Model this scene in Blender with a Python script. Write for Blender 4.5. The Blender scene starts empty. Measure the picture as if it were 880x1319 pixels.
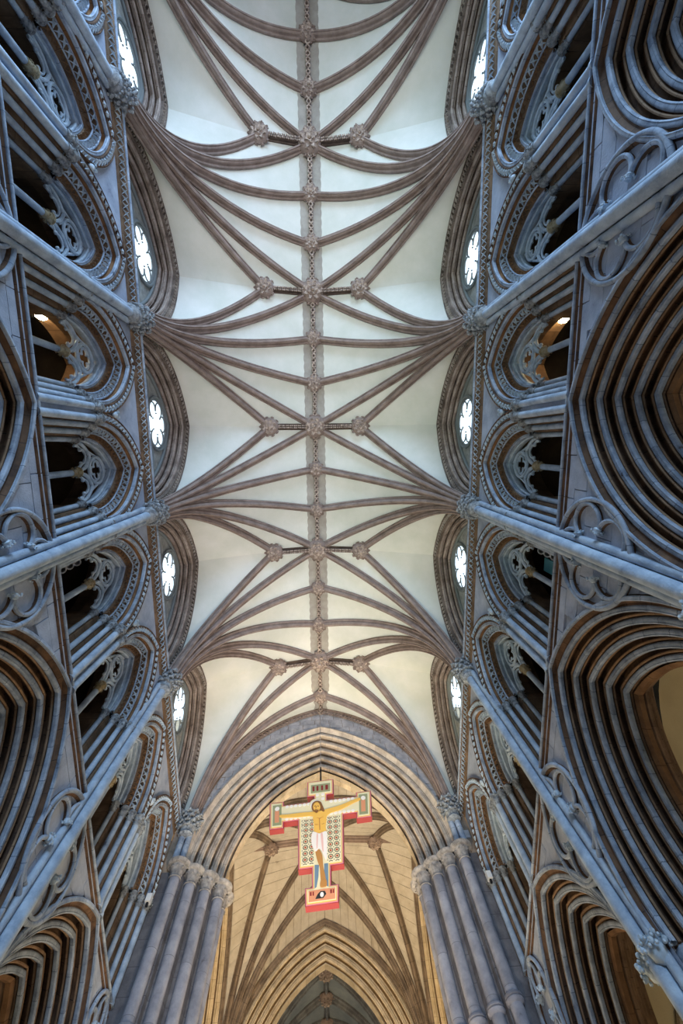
import bpy, math, random
import numpy as np
from math import sin, cos, pi, sqrt, acos, radians
random.seed(7)
S = bpy.context.scene
COL = S.collection
# ------------------------------------------------------------------ constants (origin at the photographer's eye, floor at -1.5)
B, YO, W = 4.68, -5.358, 4.25
ZF, ZARC, ZSILL, ZTRI, ZSTR, ZSPR, ZR = -1.5, 3.95, 6.82, 8.75, 10.62, 10.95, 15.9
YE = YO + 3.5 * B                      # chancel-arch wall
def Yk(k): return YO + k * B
# ------------------------------------------------------------------ camera
F, TILT, YAW, ROLL, CAMX = 536.07, 0.1686, 0.327, -0.3417, 0.085
def rz(a): return np.array([[cos(a), -sin(a), 0], [sin(a), cos(a), 0], [0, 0, 1.0]])
R0 = np.array([[1, 0, 0], [0, cos(TILT), -sin(TILT)], [0, sin(TILT), cos(TILT)]])
RC = rz(ROLL) @ R0 @ rz(YAW)
cam = bpy.data.cameras.new('camera'); cam.sensor_fit = 'HORIZONTAL'; cam.sensor_width = 36
cam.lens = F / 880 * 36; cam.clip_start = .05; cam.clip_end = 300
co = bpy.data.objects.new('camera', cam); COL.objects.link(co); S.camera = co
from mathutils import Matrix
mw = Matrix.Identity(4)
for i in range(3):
    mw[i][0] = RC[0][i]; mw[i][1] = -RC[1][i]; mw[i][2] = -RC[2][i]
mw[0][3] = CAMX
co.matrix_world = mw
# ------------------------------------------------------------------ colour management, world, lights
vs = S.view_settings
S.display_settings.display_device = 'sRGB'
vs.view_transform = 'Standard'; vs.look = 'None'; vs.exposure = 0.0; vs.gamma = 1.0; vs.use_curve_mapping = False
wd = bpy.data.worlds.new('sky'); S.world = wd; wd.use_nodes = True
bg = wd.node_tree.nodes['Background']; bg.inputs[0].default_value = (.80, .90, 1.0, 1); bg.inputs[1].default_value = 2.2
S.cycles.max_bounces = 6; S.cycles.diffuse_bounces = 4; S.cycles.transparent_max_bounces = 8
S.cycles.sample_clamp_indirect = 6
def look_rot(d):
    from mathutils import Vector
    z = -Vector(d).normalized(); up = Vector((0, 1, 0)) if abs(z.y) < .9 else Vector((0, 0, 1))
    x = up.cross(z).normalized(); y = z.cross(x)
    return Matrix((x, y, z)).transposed().to_euler()
def area(name, loc, d, sx, sy, power, col, spread=pi):
    l = bpy.data.lights.new(name, 'AREA'); l.shape = 'RECTANGLE'; l.size = sx; l.size_y = sy
    l.energy = power; l.color = col; l.spread = spread
    o = bpy.data.objects.new(name, l); o.location = loc; o.rotation_euler = look_rot(d); COL.objects.link(o); return o
def point(name, loc, power, col, r=.15):
    l = bpy.data.lights.new(name, 'POINT'); l.energy = power; l.color = col; l.shadow_soft_size = r
    o = bpy.data.objects.new(name, l); o.location = loc; COL.objects.link(o); return o
area('west_window_daylight', (.9, -16.85, 6.0), (-.10, 1, -.22), 7.4, 9.5, 3500, (.50, .73, 1.0), 2.6)
for s, c in ((-1, (.86, 1.0, .76)), (1, (.93, .85, 1.0))):
    area('nave_uplight', (s * 2.0, -1.5, .6), (-s * .22, .0, 1), .8, 26, 225, c, 1.05)
for y, p in ((13.4, 390), (18.0, 400)):
    for s in (-1, 1):
        point('crossing_lamp', (s * 1.6, y, 3.6), p, (1.0, .80, .54), .3)
area('chancel_fill', (0, 6.0, .3), (0, .42, 1), 1.2, 1.2, 215, (1.0, .84, .62), 1.2)  # unseen fill added low in the nave to brighten chancel arch and cross
for s in (-1, 1): point('jamb_fill', (s * 4.5, 15.6, 5.0), 680, (1.0, .74, .38), .2)  # unseen warm fill added to turn the transept jambs bright gold
area('choir_fill', (0, 28, 2.0), (0, 0, 1), 5, 10, 90, (.55, .80, 1.0))  # added bluish fill at floor level; the choir has no windows
# ------------------------------------------------------------------ materials
def mat(name, c1, c2, rough=.85, scale=2.5, joint=None, bump=.15, fine=40, dirt=None):
    """mottled stone: c1/c2 mixed by noise, optional masonry joints from the UV (u along the moulding, metres)"""
    m = bpy.data.materials.new(name); m.use_nodes = True
    nt = m.node_tree; N = nt.nodes; L = nt.links
    b = N['Principled BSDF']; b.inputs['Roughness'].default_value = rough
    b.inputs['Specular IOR Level'].default_value = .25
    tc = N.new('ShaderNodeTexCoord'); oi = N.new('ShaderNodeObjectInfo')
    ad = N.new('ShaderNodeVectorMath'); ad.operation = 'ADD'
    sc = N.new('ShaderNodeVectorMath'); sc.operation = 'SCALE'; sc.inputs['Scale'].default_value = 1.0
    L.new(oi.outputs['Location'], sc.inputs[0])
    L.new(tc.outputs['Object'], ad.inputs[0]); L.new(sc.outputs[0], ad.inputs[1])
    n1 = N.new('ShaderNodeTexNoise'); n1.inputs['Scale'].default_value = scale; n1.inputs['Detail'].default_value = 6; n1.inputs['Roughness'].default_value = .65
    L.new(ad.outputs[0], n1.inputs['Vector'])
    rp = N.new('ShaderNodeValToRGB'); rp.color_ramp.elements[0].position = .34; rp.color_ramp.elements[1].position = .66
    rp.color_ramp.elements[0].color = (*c1, 1); rp.color_ramp.elements[1].color = (*c2, 1)
    if dirt:
        e = rp.color_ramp.elements.new(.28); e.color = (*dirt, 1)
    L.new(n1.outputs[0], rp.inputs[0])
    out = rp.outputs[0]
    n2 = N.new('ShaderNodeTexNoise'); n2.inputs['Scale'].default_value = fine; n2.inputs['Detail'].default_value = 3
    L.new(ad.outputs[0], n2.inputs['Vector'])
    h = n2.outputs[0]
    if joint:
        uv = N.new('ShaderNodeUVMap'); sx = N.new('ShaderNodeSeparateXYZ'); L.new(uv.outputs[0], sx.inputs[0])
        dv = N.new('ShaderNodeMath'); dv.operation = 'DIVIDE'; dv.inputs[1].default_value = joint; L.new(sx.outputs[0], dv.inputs[0])
        fr = N.new('ShaderNodeMath'); fr.operation = 'FRACT'; L.new(dv.outputs[0], fr.inputs[0])
        lt = N.new('ShaderNodeMath'); lt.operation = 'LESS_THAN'; lt.inputs[1].default_value = .012 / joint; L.new(fr.outputs[0], lt.inputs[0])
        fl = N.new('ShaderNodeMath'); fl.operation = 'FLOOR'; L.new(dv.outputs[0], fl.inputs[0])
        wn = N.new('ShaderNodeTexWhiteNoise'); wn.noise_dimensions = '2D'
        cb = N.new('ShaderNodeCombineXYZ'); L.new(fl.outputs[0], cb.inputs[0]); L.new(oi.outputs['Random'], cb.inputs[1]); L.new(cb.outputs[0], wn.inputs['Vector'])
        hs = N.new('ShaderNodeHueSaturation'); mr = N.new('ShaderNodeMapRange'); mr.inputs['To Min'].default_value = .88; mr.inputs['To Max'].default_value = 1.1
        L.new(wn.outputs[0], mr.inputs[0]); L.new(mr.outputs[0], hs.inputs['Value']); L.new(out, hs.inputs['Color'])
        mx = N.new('ShaderNodeMix'); mx.data_type = 'RGBA'; mx.inputs['B'].default_value = (*[x * .85 for x in c1], 1)
        L.new(lt.outputs[0], mx.inputs['Factor']); L.new(hs.outputs[0], mx.inputs['A'])
        out = mx.outputs['Result']
    L.new(out, b.inputs['Base Color'])
    bp = N.new('ShaderNodeBump'); bp.inputs['Strength'].default_value = bump; bp.inputs['Distance'].default_value = .03
    L.new(h, bp.inputs['Height']); L.new(bp.outputs[0], b.inputs['Normal'])
    return m
def plain(name, c, rough=.6, metal=0, emit=None, es=0):
    m = bpy.data.materials.new(name); m.use_nodes = True; b = m.node_tree.nodes['Principled BSDF']
    b.inputs['Base Color'].default_value = (*c, 1); b.inputs['Roughness'].default_value = rough; b.inputs['Metallic'].default_value = metal
    if emit: b.inputs['Emission Color'].default_value = (*emit, 1); b.inputs['Emission Strength'].default_value = es
    return m
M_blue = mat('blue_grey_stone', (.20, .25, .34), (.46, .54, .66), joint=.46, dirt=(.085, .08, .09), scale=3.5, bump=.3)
M_shaft = mat('blue_grey_shaft_stone', (.27, .34, .45), (.50, .60, .72), scale=3.5, bump=.25, dirt=(.13, .14, .18))
M_ash = mat('blue_grey_ashlar', (.29, .34, .45), (.46, .52, .64), scale=2.2, bump=.3, dirt=(.19, .22, .29))
M_shade = mat('brown_shaded_stone', (.055, .036, .03), (.19, .11, .066), joint=.46, scale=3)  # shade of hollows and undersides put into the colour
M_warm = mat('warm_lit_stone', (.16, .085, .045), (.31, .175, .09), joint=.5, scale=3)  # warm light in hollows and soffits put into the colour
M_leaf = mat('carved_leaf_stone', (.12, .13, .15), (.44, .48, .52), scale=11)
M_warm2 = mat('warm_shaded_stone', (.21, .13, .08), (.38, .25, .16), joint=.5, scale=3)  # shaded sides of rolls and warm aisle light painted into the stone colour
M_pale = mat('pale_carved_stone', (.34, .43, .53), (.60, .70, .80), scale=6)
M_rib = mat('rib_stone', (.22, .165, .145), (.36, .28, .25), scale=3)
M_rdark = mat('dark_ridge_stone', (.07, .05, .042), (.16, .115, .095), scale=4)
M_boss = mat('carved_boss_stone', (.15, .11, .09), (.62, .50, .43), scale=10)
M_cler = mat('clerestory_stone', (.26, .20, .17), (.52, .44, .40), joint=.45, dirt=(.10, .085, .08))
M_cdark = mat('clerestory_shaded_stone', (.09, .07, .06), (.26, .21, .18), joint=.45)  # darker copy of the clerestory stone; its colour carries the hollows' shade
M_cpale = mat('clerestory_pale_stone', (.32, .27, .24), (.58, .52, .48))
M_web = mat('limewashed_web', (.66, .68, .62), (.78, .78, .74), scale=.8, bump=.06, fine=14)
M_band = mat('ridge_band_stone', (.34, .31, .28), (.45, .42, .38), scale=3)
M_gold = mat('warm_limestone', (.46, .38, .27), (.66, .57, .43), joint=.45, scale=3, dirt=(.24, .17, .11))
M_gb0 = mat('web_joint_mortar', (.26, .21, .16), (.34, .28, .22))
M_gweb = mat('crossing_web_stone', (.47, .43, .37), (.60, .56, .50), scale=3, dirt=(.30, .26, .22))
M_grib = mat('crossing_rib_stone', (.13, .10, .08), (.28, .22, .17), joint=.5)
M_cream = mat('cream_plaster', (.62, .52, .33), (.72, .62, .42), scale=1)
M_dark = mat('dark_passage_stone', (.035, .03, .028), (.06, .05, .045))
M_soff = mat('triforium_shaded_stone', (.11, .072, .048), (.25, .165, .105), joint=.35)  # brown shade of triforium recesses, jambs and reveals painted into the colour
M_sooty = mat('sooty_masonry', (.32, .315, .34), (.60, .58, .60), scale=3)
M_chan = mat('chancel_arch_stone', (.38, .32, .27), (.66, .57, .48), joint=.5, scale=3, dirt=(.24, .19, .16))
M_chd = mat('chancel_shade_mortar_stone', (.20, .155, .12), (.40, .31, .24), joint=.5, scale=3)  # darker arch stone with hollow shade in its colour; also the wall's mortar
M_core = mat('shaded_pier_core_stone', (.085, .082, .095), (.17, .165, .18), joint=.5, scale=3)  # colour darkened to paint shade into the gaps between pier shafts
M_pier = mat('pier_shaft_stone', (.19, .20, .25), (.33, .34, .40), joint=1.1, scale=3, dirt=(.11, .11, .13))
M_floor = mat('floor_stone', (.20, .19, .18), (.28, .27, .25))
M_choir = mat('choir_web_stone', (.22, .25, .27), (.32, .35, .36), scale=1.5)
M_crib = mat('choir_rib_stone', (.12, .12, .13), (.24, .25, .26), joint=.5)
M_iron = plain('black_iron', (.02, .02, .022), .5, .6)
M_steel = plain('grey_steel', (.5, .5, .52), .35, .8)
M_white = plain('white_enamel', (.8, .8, .8), .4)
M_bulb = plain('lit_bulb', (1, .9, .7), .5, 0, (1.0, .78, .42), 60)
M_lead = plain('window_stone_lead', (.20, .23, .24), .7)
M_plate = mat('window_plate_stone', (.22, .23, .22), (.42, .44, .43), scale=4)
M_glass = bpy.data.materials.new('pale_window_glass'); M_glass.use_nodes = True
_n = M_glass.node_tree.nodes; _l = M_glass.node_tree.links
_b = _n['Principled BSDF']; _b.inputs['Base Color'].default_value = (.8, .9, .95, 1); _b.inputs['Roughness'].default_value = .15
_t = _n.new('ShaderNodeBsdfTransparent'); _t.inputs[0].default_value = (.86, .93, .96, 1); _mx = _n.new('ShaderNodeMixShader'); _mx.inputs[0].default_value = .12
_l.new(_t.outputs[0], _mx.inputs[1]); _l.new(_b.outputs[0], _mx.inputs[2]); _l.new(_mx.outputs[0], _n['Material Output'].inputs[0])
# ------------------------------------------------------------------ mesh builder
def orders(A, start, end, n, rad, m_roll, m_hol, deep=.15, nseg=9, face=-pi / 4, small=True, flip=1):
    """n moulded orders between two (inset, depth) corners: each a filleted roll, two thin rolls and a deep hollow"""
    out = []; sx, sy = end[0] - start[0], end[1] - start[1]; Lh = sqrt(sx * sx + sy * sy); ex, ey = sx / Lh, sy / Lh
    fx, fy = abs(ey), -abs(ex) * flip                      # towards the viewer: more inset, less depth
    pt = lambda p, q: (start[0] + ex * p + fx * q, start[1] + ey * p + fy * q)
    per = Lh / n; fc = math.atan2(fy, fx)
    for i in range(n):
        c = per * (i + .5)
        mb = MB(); r, d = pt(c, .02); A.roll(mb, r, d, rad, nseg, True, fc); out.append(('roll_moulding', mb.mesh('roll', m_roll), (0, 0, 0), 0))
        if small:
            for sg in (-1, 1):
                mb = MB(); r, d = pt(c + sg * per * .27, -.03); A.roll(mb, r, d, rad * .42, 6, False, fc); out.append(('fillet_moulding', mb.mesh('fillet', m_roll if small is True else small), (0, 0, 0), 0))
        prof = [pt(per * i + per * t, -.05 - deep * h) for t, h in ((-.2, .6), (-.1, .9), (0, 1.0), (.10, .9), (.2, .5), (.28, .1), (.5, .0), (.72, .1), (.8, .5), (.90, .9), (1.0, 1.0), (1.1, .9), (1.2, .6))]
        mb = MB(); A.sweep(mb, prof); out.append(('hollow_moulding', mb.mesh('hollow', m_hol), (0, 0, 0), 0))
    return out
class MB:
    def __init__(s): s.v = []; s.f = []; s.uv = []; s.apex = set()
    def add(s, v, f, uv=None):
        o = len(s.v); s.v += [tuple(map(float, p)) for p in v]; s.uv += list(uv) if uv is not None else [(p[0] + p[1], p[2]) for p in v]
        s.f += [tuple(i + o for i in q) for q in f]; return s
    def grid(s, P, closed=False, uv=None):
        """P[i][j]: i along, j across; closed wraps j"""
        ni, nj = len(P), len(P[0]); v = [p for r in P for p in r]; f = []
        for i in range(ni - 1):
            for j in range(nj if closed else nj - 1):
                k = (j + 1) % nj; f.append((i * nj + j, i * nj + k, (i + 1) * nj + k, (i + 1) * nj + j))
        if uv is None:
            A = np.array(P, float); u = np.concatenate([[0], np.cumsum(np.linalg.norm(np.diff(A[:, 0], axis=0), axis=1))]); uv = [(u[i], j * .05) for i in range(ni) for j in range(nj)]
        return s.add(v, f, uv)
    def box(s, c, d):
        x, y, z = c; a, b, e = d[0] / 2, d[1] / 2, d[2] / 2
        v = [(x + i * a, y + j * b, z + k * e) for i in (-1, 1) for j in (-1, 1) for k in (-1, 1)]
        return s.add(v, [(0, 1, 3, 2), (4, 6, 7, 5), (0, 4, 5, 1), (2, 3, 7, 6), (0, 2, 6, 4), (1, 5, 7, 3)])
    def lathe(s, prof, n=12, c=(0, 0, 0), a0=0, a1=2 * pi):
        full = abs(a1 - a0 - 2 * pi) < 1e-6; A = [a0 + (a1 - a0) * i / n for i in range(n if full else n + 1)]
        P = [[(c[0] + r * cos(a), c[1] + r * sin(a), c[2] + z) for a in A] for r, z in prof]
        uv = [(z, a) for r, z in prof for a in A]
        return s.grid(P, closed=full, uv=uv)
    def tube(s, path, r, n=8, closed=False):
        A = np.array(path, float); T = np.gradient(A, axis=0)
        if closed: T = np.roll(A, -1, 0) - np.roll(A, 1, 0)
        up = np.array([0.3, .2, .93]); ref = None; P = []
        for i in range(len(A)):
            t = T[i] / (np.linalg.norm(T[i]) + 1e-9)
            if ref is None: ref = np.cross(t, up) if abs(t @ up) < .95 else np.cross(t, [1, 0, 0])
            n1 = ref - t * (ref @ t); n1 /= np.linalg.norm(n1); ref = n1; n2 = np.cross(t, n1)
            rr = r[i] if hasattr(r, '__len__') else r
            P.append([A[i] + rr * (cos(a) * n1 + sin(a) * n2) for a in np.linspace(0, 2 * pi, n, endpoint=False)])
        if closed: P.append(P[0])
        return s.grid(P, closed=True)
    def blob(s, c, r, n=6, m=4):
        rx, ry, rz_ = (r, r, r) if not hasattr(r, '__len__') else r
        P = [[(c[0] + rx * sin(b) * cos(a), c[1] + ry * sin(b) * sin(a), c[2] + rz_ * cos(b)) for a in np.linspace(0, 2 * pi, n, endpoint=False)] for b in np.linspace(.05, pi - .05, m + 1)]
        return s.grid(P, closed=True)
    def prism(s, outline, y0, y1):
        """outline (x,z) extruded along y"""
        n = len(outline); v = [(x, y0, z) for x, z in outline] + [(x, y1, z) for x, z in outline]
        f = [tuple(range(n)), tuple(range(2 * n - 1, n - 1, -1))] + [(i, (i + 1) % n, n + (i + 1) % n, n + i) for i in range(n)]
        return s.add(v, f)
    def mesh(s, name, m, smooth=True, ang=48):
        me = bpy.data.meshes.new(name); me.from_pydata(s.v, [], s.f)
        ul = me.uv_layers.new(name='UVMap'); li = np.empty(len(me.loops), np.int32); me.loops.foreach_get('vertex_index', li)
        ul.data.foreach_set('uv', np.array(s.uv, np.float32)[li].ravel())
        if smooth:
            me.polygons.foreach_set('use_smooth', np.ones(len(me.polygons), bool)); me.set_sharp_from_angle(angle=radians(ang))
            if s.apex:                                     # keep the mitre at an arch's point crisp
                at = me.attributes.get('sharp_edge') or me.attributes.new('sharp_edge', 'BOOLEAN', 'EDGE')
                for e in me.edges:
                    if e.vertices[0] in s.apex and e.vertices[1] in s.apex: at.data[e.index].value = True
        if m: me.materials.append(m)
        me.update(); return me
def obj(name, me, parent=None, loc=None, rot=None, kind=None, label=None):
    o = bpy.data.objects.new(name, me); COL.objects.link(o)
    if parent: o.parent = parent
    if loc is not None: o.location = loc
    if rot is not None: o.rotation_euler = rot
    if kind: o['kind'] = kind
    if label: o['label'] = label
    return o
def thing(name, label, cat, group=None, loc=(0, 0, 0), rotz=0, me=None):
    o = obj(name, me, None, loc, (0, 0, rotz)); o['label'] = label; o['category'] = cat
    if group: o['group'] = group
    return o
def plant(parts, root):
    """parts: (name, mesh, loc, rotz, [subparts], extra)"""
    for p in parts:
        nm, me, loc, r = p[:4]
        c = obj(nm, me, root, loc, (0, 0, r))
        ex = p[5] if len(p) > 5 else {}
        for k, v in ex.items(): c[k] = v
        for q in (p[4] if len(p) > 4 else []):
            d = obj(q[0], q[1], c, q[2], (0, 0, q[3]))
            for k, v in (q[5] if len(q) > 5 else {}).items(): d[k] = v
STUFF = {'kind': 'stuff'}
# ------------------------------------------------------------------ pointed-arch geometry (local: x = depth into wall, y = along wall, z)
class Arch:
    def __init__(s, a, rise, zs, zb=None, n=22):
        s.c = (rise * rise - a * a) / (2 * a); s.R = a + s.c; s.a = a; s.zs = zs; s.zb = zs if zb is None else zb; s.n = n
    def line(s, r, n=None):
        n = n or s.n; rad = s.R - r; tm = acos(max(-1, min(1, s.c / rad))); pr = []
        if s.zb < s.zs - 1e-6: pr.append((-s.c + rad, s.zb))
        pr += [(-s.c + rad * cos(t), s.zs + rad * sin(t)) for t in np.linspace(0, tm, n)]
        pr[-1] = (0.0, pr[-1][1])
        return [(-u, z) for u, z in pr[:-1]] + pr[::-1]
    def z(s, u, r=0):
        rad = s.R - r; q = rad * rad - (abs(u) + s.c) ** 2
        return s.zs + sqrt(q) if q > 0 else None
    def sweep(s, mb, prof, closed=False):
        L = [s.line(r) for r, d in prof]; P = [[(prof[j][1], L[j][i][0], L[j][i][1]) for j in range(len(prof))] for i in range(len(L[0]))]
        o = len(mb.v); i = len(L[0]) // 2; mb.apex |= set(range(o + i * len(prof), o + (i + 1) * len(prof)))
        return mb.grid(P, closed)
    def roll(s, mb, r, d, rad, n=10, nib=True, face=-pi / 4):
        # profile plane axes: e_r (towards opening, +r), e_d (depth); face direction = towards viewer
        pts = []
        for k in range(n):
            a = 2 * pi * k / n + pi / n
            pts.append((r + rad * cos(a + face), d + rad * sin(a + face)))
        if nib:
            f1 = lambda a, q: (r + q * cos(a + face), d + q * sin(a + face))
            pts = [f1(-.28, rad * 1.0), f1(-.2, rad * 1.32), f1(.2, rad * 1.32), f1(.28, rad * 1.0)] + [p for k, p in enumerate(pts) if 0 <= k < n and .5 < (2 * pi * k / n + pi / n) < 2 * pi - .5]
        return s.sweep(mb, pts, True)
    def hollow(s, mb, A, Bp, depth, n=6):
        dx, dy = Bp[0] - A[0], Bp[1] - A[1]; L = sqrt(dx * dx + dy * dy); nx, ny = -dy / L, dx / L
        if (nx, ny) < (0, 0) and False: pass
        if ny < 0: nx, ny = -nx, -ny          # push away from the viewer (deeper)
        pts = [(A[0] + dx * t + nx * depth * sin(pi * t) ** .7, A[1] + dy * t + ny * depth * sin(pi * t) ** .7) for t in np.linspace(0, 1, n)]
        return s.sweep(mb, pts)
    def along(s, r, step, z0=None):
        """evenly spaced (y,z,ty,tz,ry,rz) along the arc; ry,rz = towards the opening"""
        L = np.array(s.line(r, 60)); sl = np.concatenate([[0], np.cumsum(np.linalg.norm(np.diff(L, axis=0), axis=1))])
        n = max(2, int(round(sl[-1] / step))); out = []
        for q in (np.arange(n) + .5) * sl[-1] / n:
            y = np.interp(q, sl, L[:, 0]); z = np.interp(q, sl, L[:, 1]); e = sl[-1] * 1e-3
            ty = np.interp(q + e, sl, L[:, 0]) - np.interp(q - e, sl, L[:, 0]); tz = np.interp(q + e, sl, L[:, 1]) - np.interp(q - e, sl, L[:, 1])
            l = sqrt(ty * ty + tz * tz) + 1e-9; ty /= l; tz /= l
            ry, rzz = tz, -ty
            if ry * y + rzz * (z - s.zs + .5) > 0: ry, rzz = -ry, -rzz
            out.append((y, z, ty, tz, ry, rzz))
        return out
    def teeth(s, mb, r, d, size, nd=.7, hgt=.5):
        """dog-tooth: four-leaved pyramids"""
        for (y, z, ty, tz, ry, rzz) in s.along(r, size * 1.05):
            c = np.array([d, y, z]); T = np.array([0, ty, tz]); Nv = np.array([-nd, ry * (1 - nd), rzz * (1 - nd)]); Nv /= np.linalg.norm(Nv)
            tooth(mb, c, T, Nv, size, hgt)
def tooth(mb, c, T, Nv, size, hgt=.5):
    Bv = np.cross(Nv, T); h = size / 2; q = .24
    v = [c + h * T + h * Bv, c + q * h * T * 0 + q * h * Bv, c - h * T + h * Bv, c - q * h * T, c - h * T - h * Bv, c - q * h * Bv, c + h * T - h * Bv, c + q * h * T, c + Nv * size * hgt]
    mb.add(v, [(i, (i + 1) % 8, 8) for i in range(8)])
def leaf_ring(mb, c, r0, z0, r1, z1, n, w, ph=0, down=False, bulb=.35):
    """stiff-leaf: n curling leaves rising from (r0,z0) out to (r1,z1)"""
    sg = -1 if down else 1
    for k in range(n):
        a = ph + 2 * pi * k / n; ra = np.array([cos(a), sin(a), 0]); ta = np.array([-sin(a), cos(a), 0]); P = []
        for t in (0, .35, .7, 1.0):
            r = r0 + (r1 - r0) * (t ** 1.8); z = z0 + (z1 - z0) * (1 - (1 - t) ** 1.5); ww = w * (.5 + .9 * sin(pi * min(t * .8 + .1, 1)))
            ctr = np.array(c) + ra * r + np.array([0, 0, sg * z])
            P.append([ctr - ta * ww / 2 - ra * w * .18, ctr + ra * w * .12, ctr + ta * ww / 2 - ra * w * .18])
        mb.grid(P)
        tip = np.array(c) + ra * (r1 + w * .1) + np.array([0, 0, sg * (z1 - w * .2)])
        mb.blob(tip, w * bulb, 6, 4)
        mb.blob(tip - ta * w * .42 - np.array([0, 0, sg * w * .35]), w * bulb * .7, 5, 3); mb.blob(tip + ta * w * .42 - np.array([0, 0, sg * w * .35]), w * bulb * .7, 5, 3)
def capital_mesh(name, r, h, n, m, abacus=True):
    mb = MB()
    mb.lathe([(r * 1.15, 0), (r * 1.25, h * .06), (r * 1.05, h * .1), (r * 1.0, h * .2), (r * 1.1, h * .5), (r * 1.45, h * .8), (r * 1.5, h * .86)], 12)
    leaf_ring(mb, (0, 0, 0), r * 1.0, h * .15, r * 1.75, h * .80, n + 1, r * .72)
    leaf_ring(mb, (0, 0, 0), r * 1.0, h * .05, r * 1.5, h * .45, n + 1, r * .62, pi / (n + 1))
    if abacus: mb.lathe([(r * 1.4, h * .84), (r * 1.75, h * .88), (r * 1.82, h * .94), (r * 1.7, h), (0, h)], 12)
    return mb.mesh(name, m)
def shaft_mesh(name, r, z0, z1, m, n=12):
    return MB().lathe([(r * 1.25, z0), (r * 1.25, z0 + .06), (r, z0 + .1), (r, z1)], n).mesh(name, m)
# ================================================================== NAVE SHELL
SIDES = ((-1, 'left', pi), (1, 'right', 0.0))
ORD = ['first', 'second', 'third', 'fourth', 'fifth', 'sixth', 'seventh', 'eighth', 'ninth', 'tenth', 'eleventh', 'twelfth']
KS = [-2, -1, 0, 1, 2, 3]
ARC = Arch(2.13, 2.76, ZARC, n=26)
TRI = Arch(1.12, 1.72, ZTRI, n=18)
CLR = Arch(2.24, 3.12, 11.32, 10.75, n=22)
mb = MB(); mb.box((0, 8, ZF - .1), (24, 60, .2)); obj('floor', mb.mesh('floor', M_floor, False), kind='structure')
def clip_out(poly, ub, arch, pad):
    """push outline points that fall in the arch out to its edge; None when the piece is mostly inside"""
    out = []; ins = 0
    for (u, z) in poly:
        v = u - ub; x = abs(v) + arch.c; dz = z - arch.zs; rad = arch.R + pad
        if dz >= 0 and x * x + dz * dz < rad * rad:
            ins += 1; l = sqrt(x * x + dz * dz); k = rad / l; nx = x * k - arch.c; nz = dz * k
            if nx < 0: nx = 0; nz = sqrt(max(0, rad * rad - arch.c ** 2))
            out.append((ub + (nx if v >= 0 else -nx), arch.zs + nz))
        else: out.append((u, z))
    return out if ins < len(poly) * .62 else None
def parea(p):
    return abs(sum(p[i][0] * p[(i + 1) % len(p)][1] - p[(i + 1) % len(p)][0] * p[i][1] for i in range(len(p)))) / 2
def stone_poly(u0, u1, z0, z1):
    e = []
    for (a, b) in (((u0, z0), (u1, z0)), ((u1, z0), (u1, z1)), ((u1, z1), (u0, z1)), ((u0, z1), (u0, z0))):
        for t in (0, .33, .66): e.append((a[0] + (b[0] - a[0]) * t, a[1] + (b[1] - a[1]) * t))
    return e
def stone_mesh(poly, m, d0, d1, axis='x'):
    n = len(poly); cu = sum(p[0] for p in poly) / n; cz = sum(p[1] for p in poly) / n
    kf = 1.0 if axis == 'x' else .97
    poly = [(cu + (u - cu) * kf, cz + (z - cz) * kf) for u, z in poly]
    sh = [(cu + (u - cu) * .975, cz + (z - cz) * .965) for u, z in poly]
    f = (lambda d, u, z: (d, u, z)) if axis == 'x' else (lambda d, u, z: (u, d, z))
    v = [f(d1, u, z) for u, z in poly] + [f(d0, u, z) for u, z in sh]
    return MB().add(v, [tuple(range(n, 2 * n))] + [(i, (i + 1) % n, n + (i + 1) % n, n + i) for i in range(n)]).mesh('stone', m, False)
mb = MB(); mb.grid([[(x, Yk(-2.5) - .05, z) for x in (-11, 11)] for z in (ZF, 17)]); obj('wall_west', mb.mesh('wall', M_ash, False), kind='structure')
walls = {}
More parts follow.
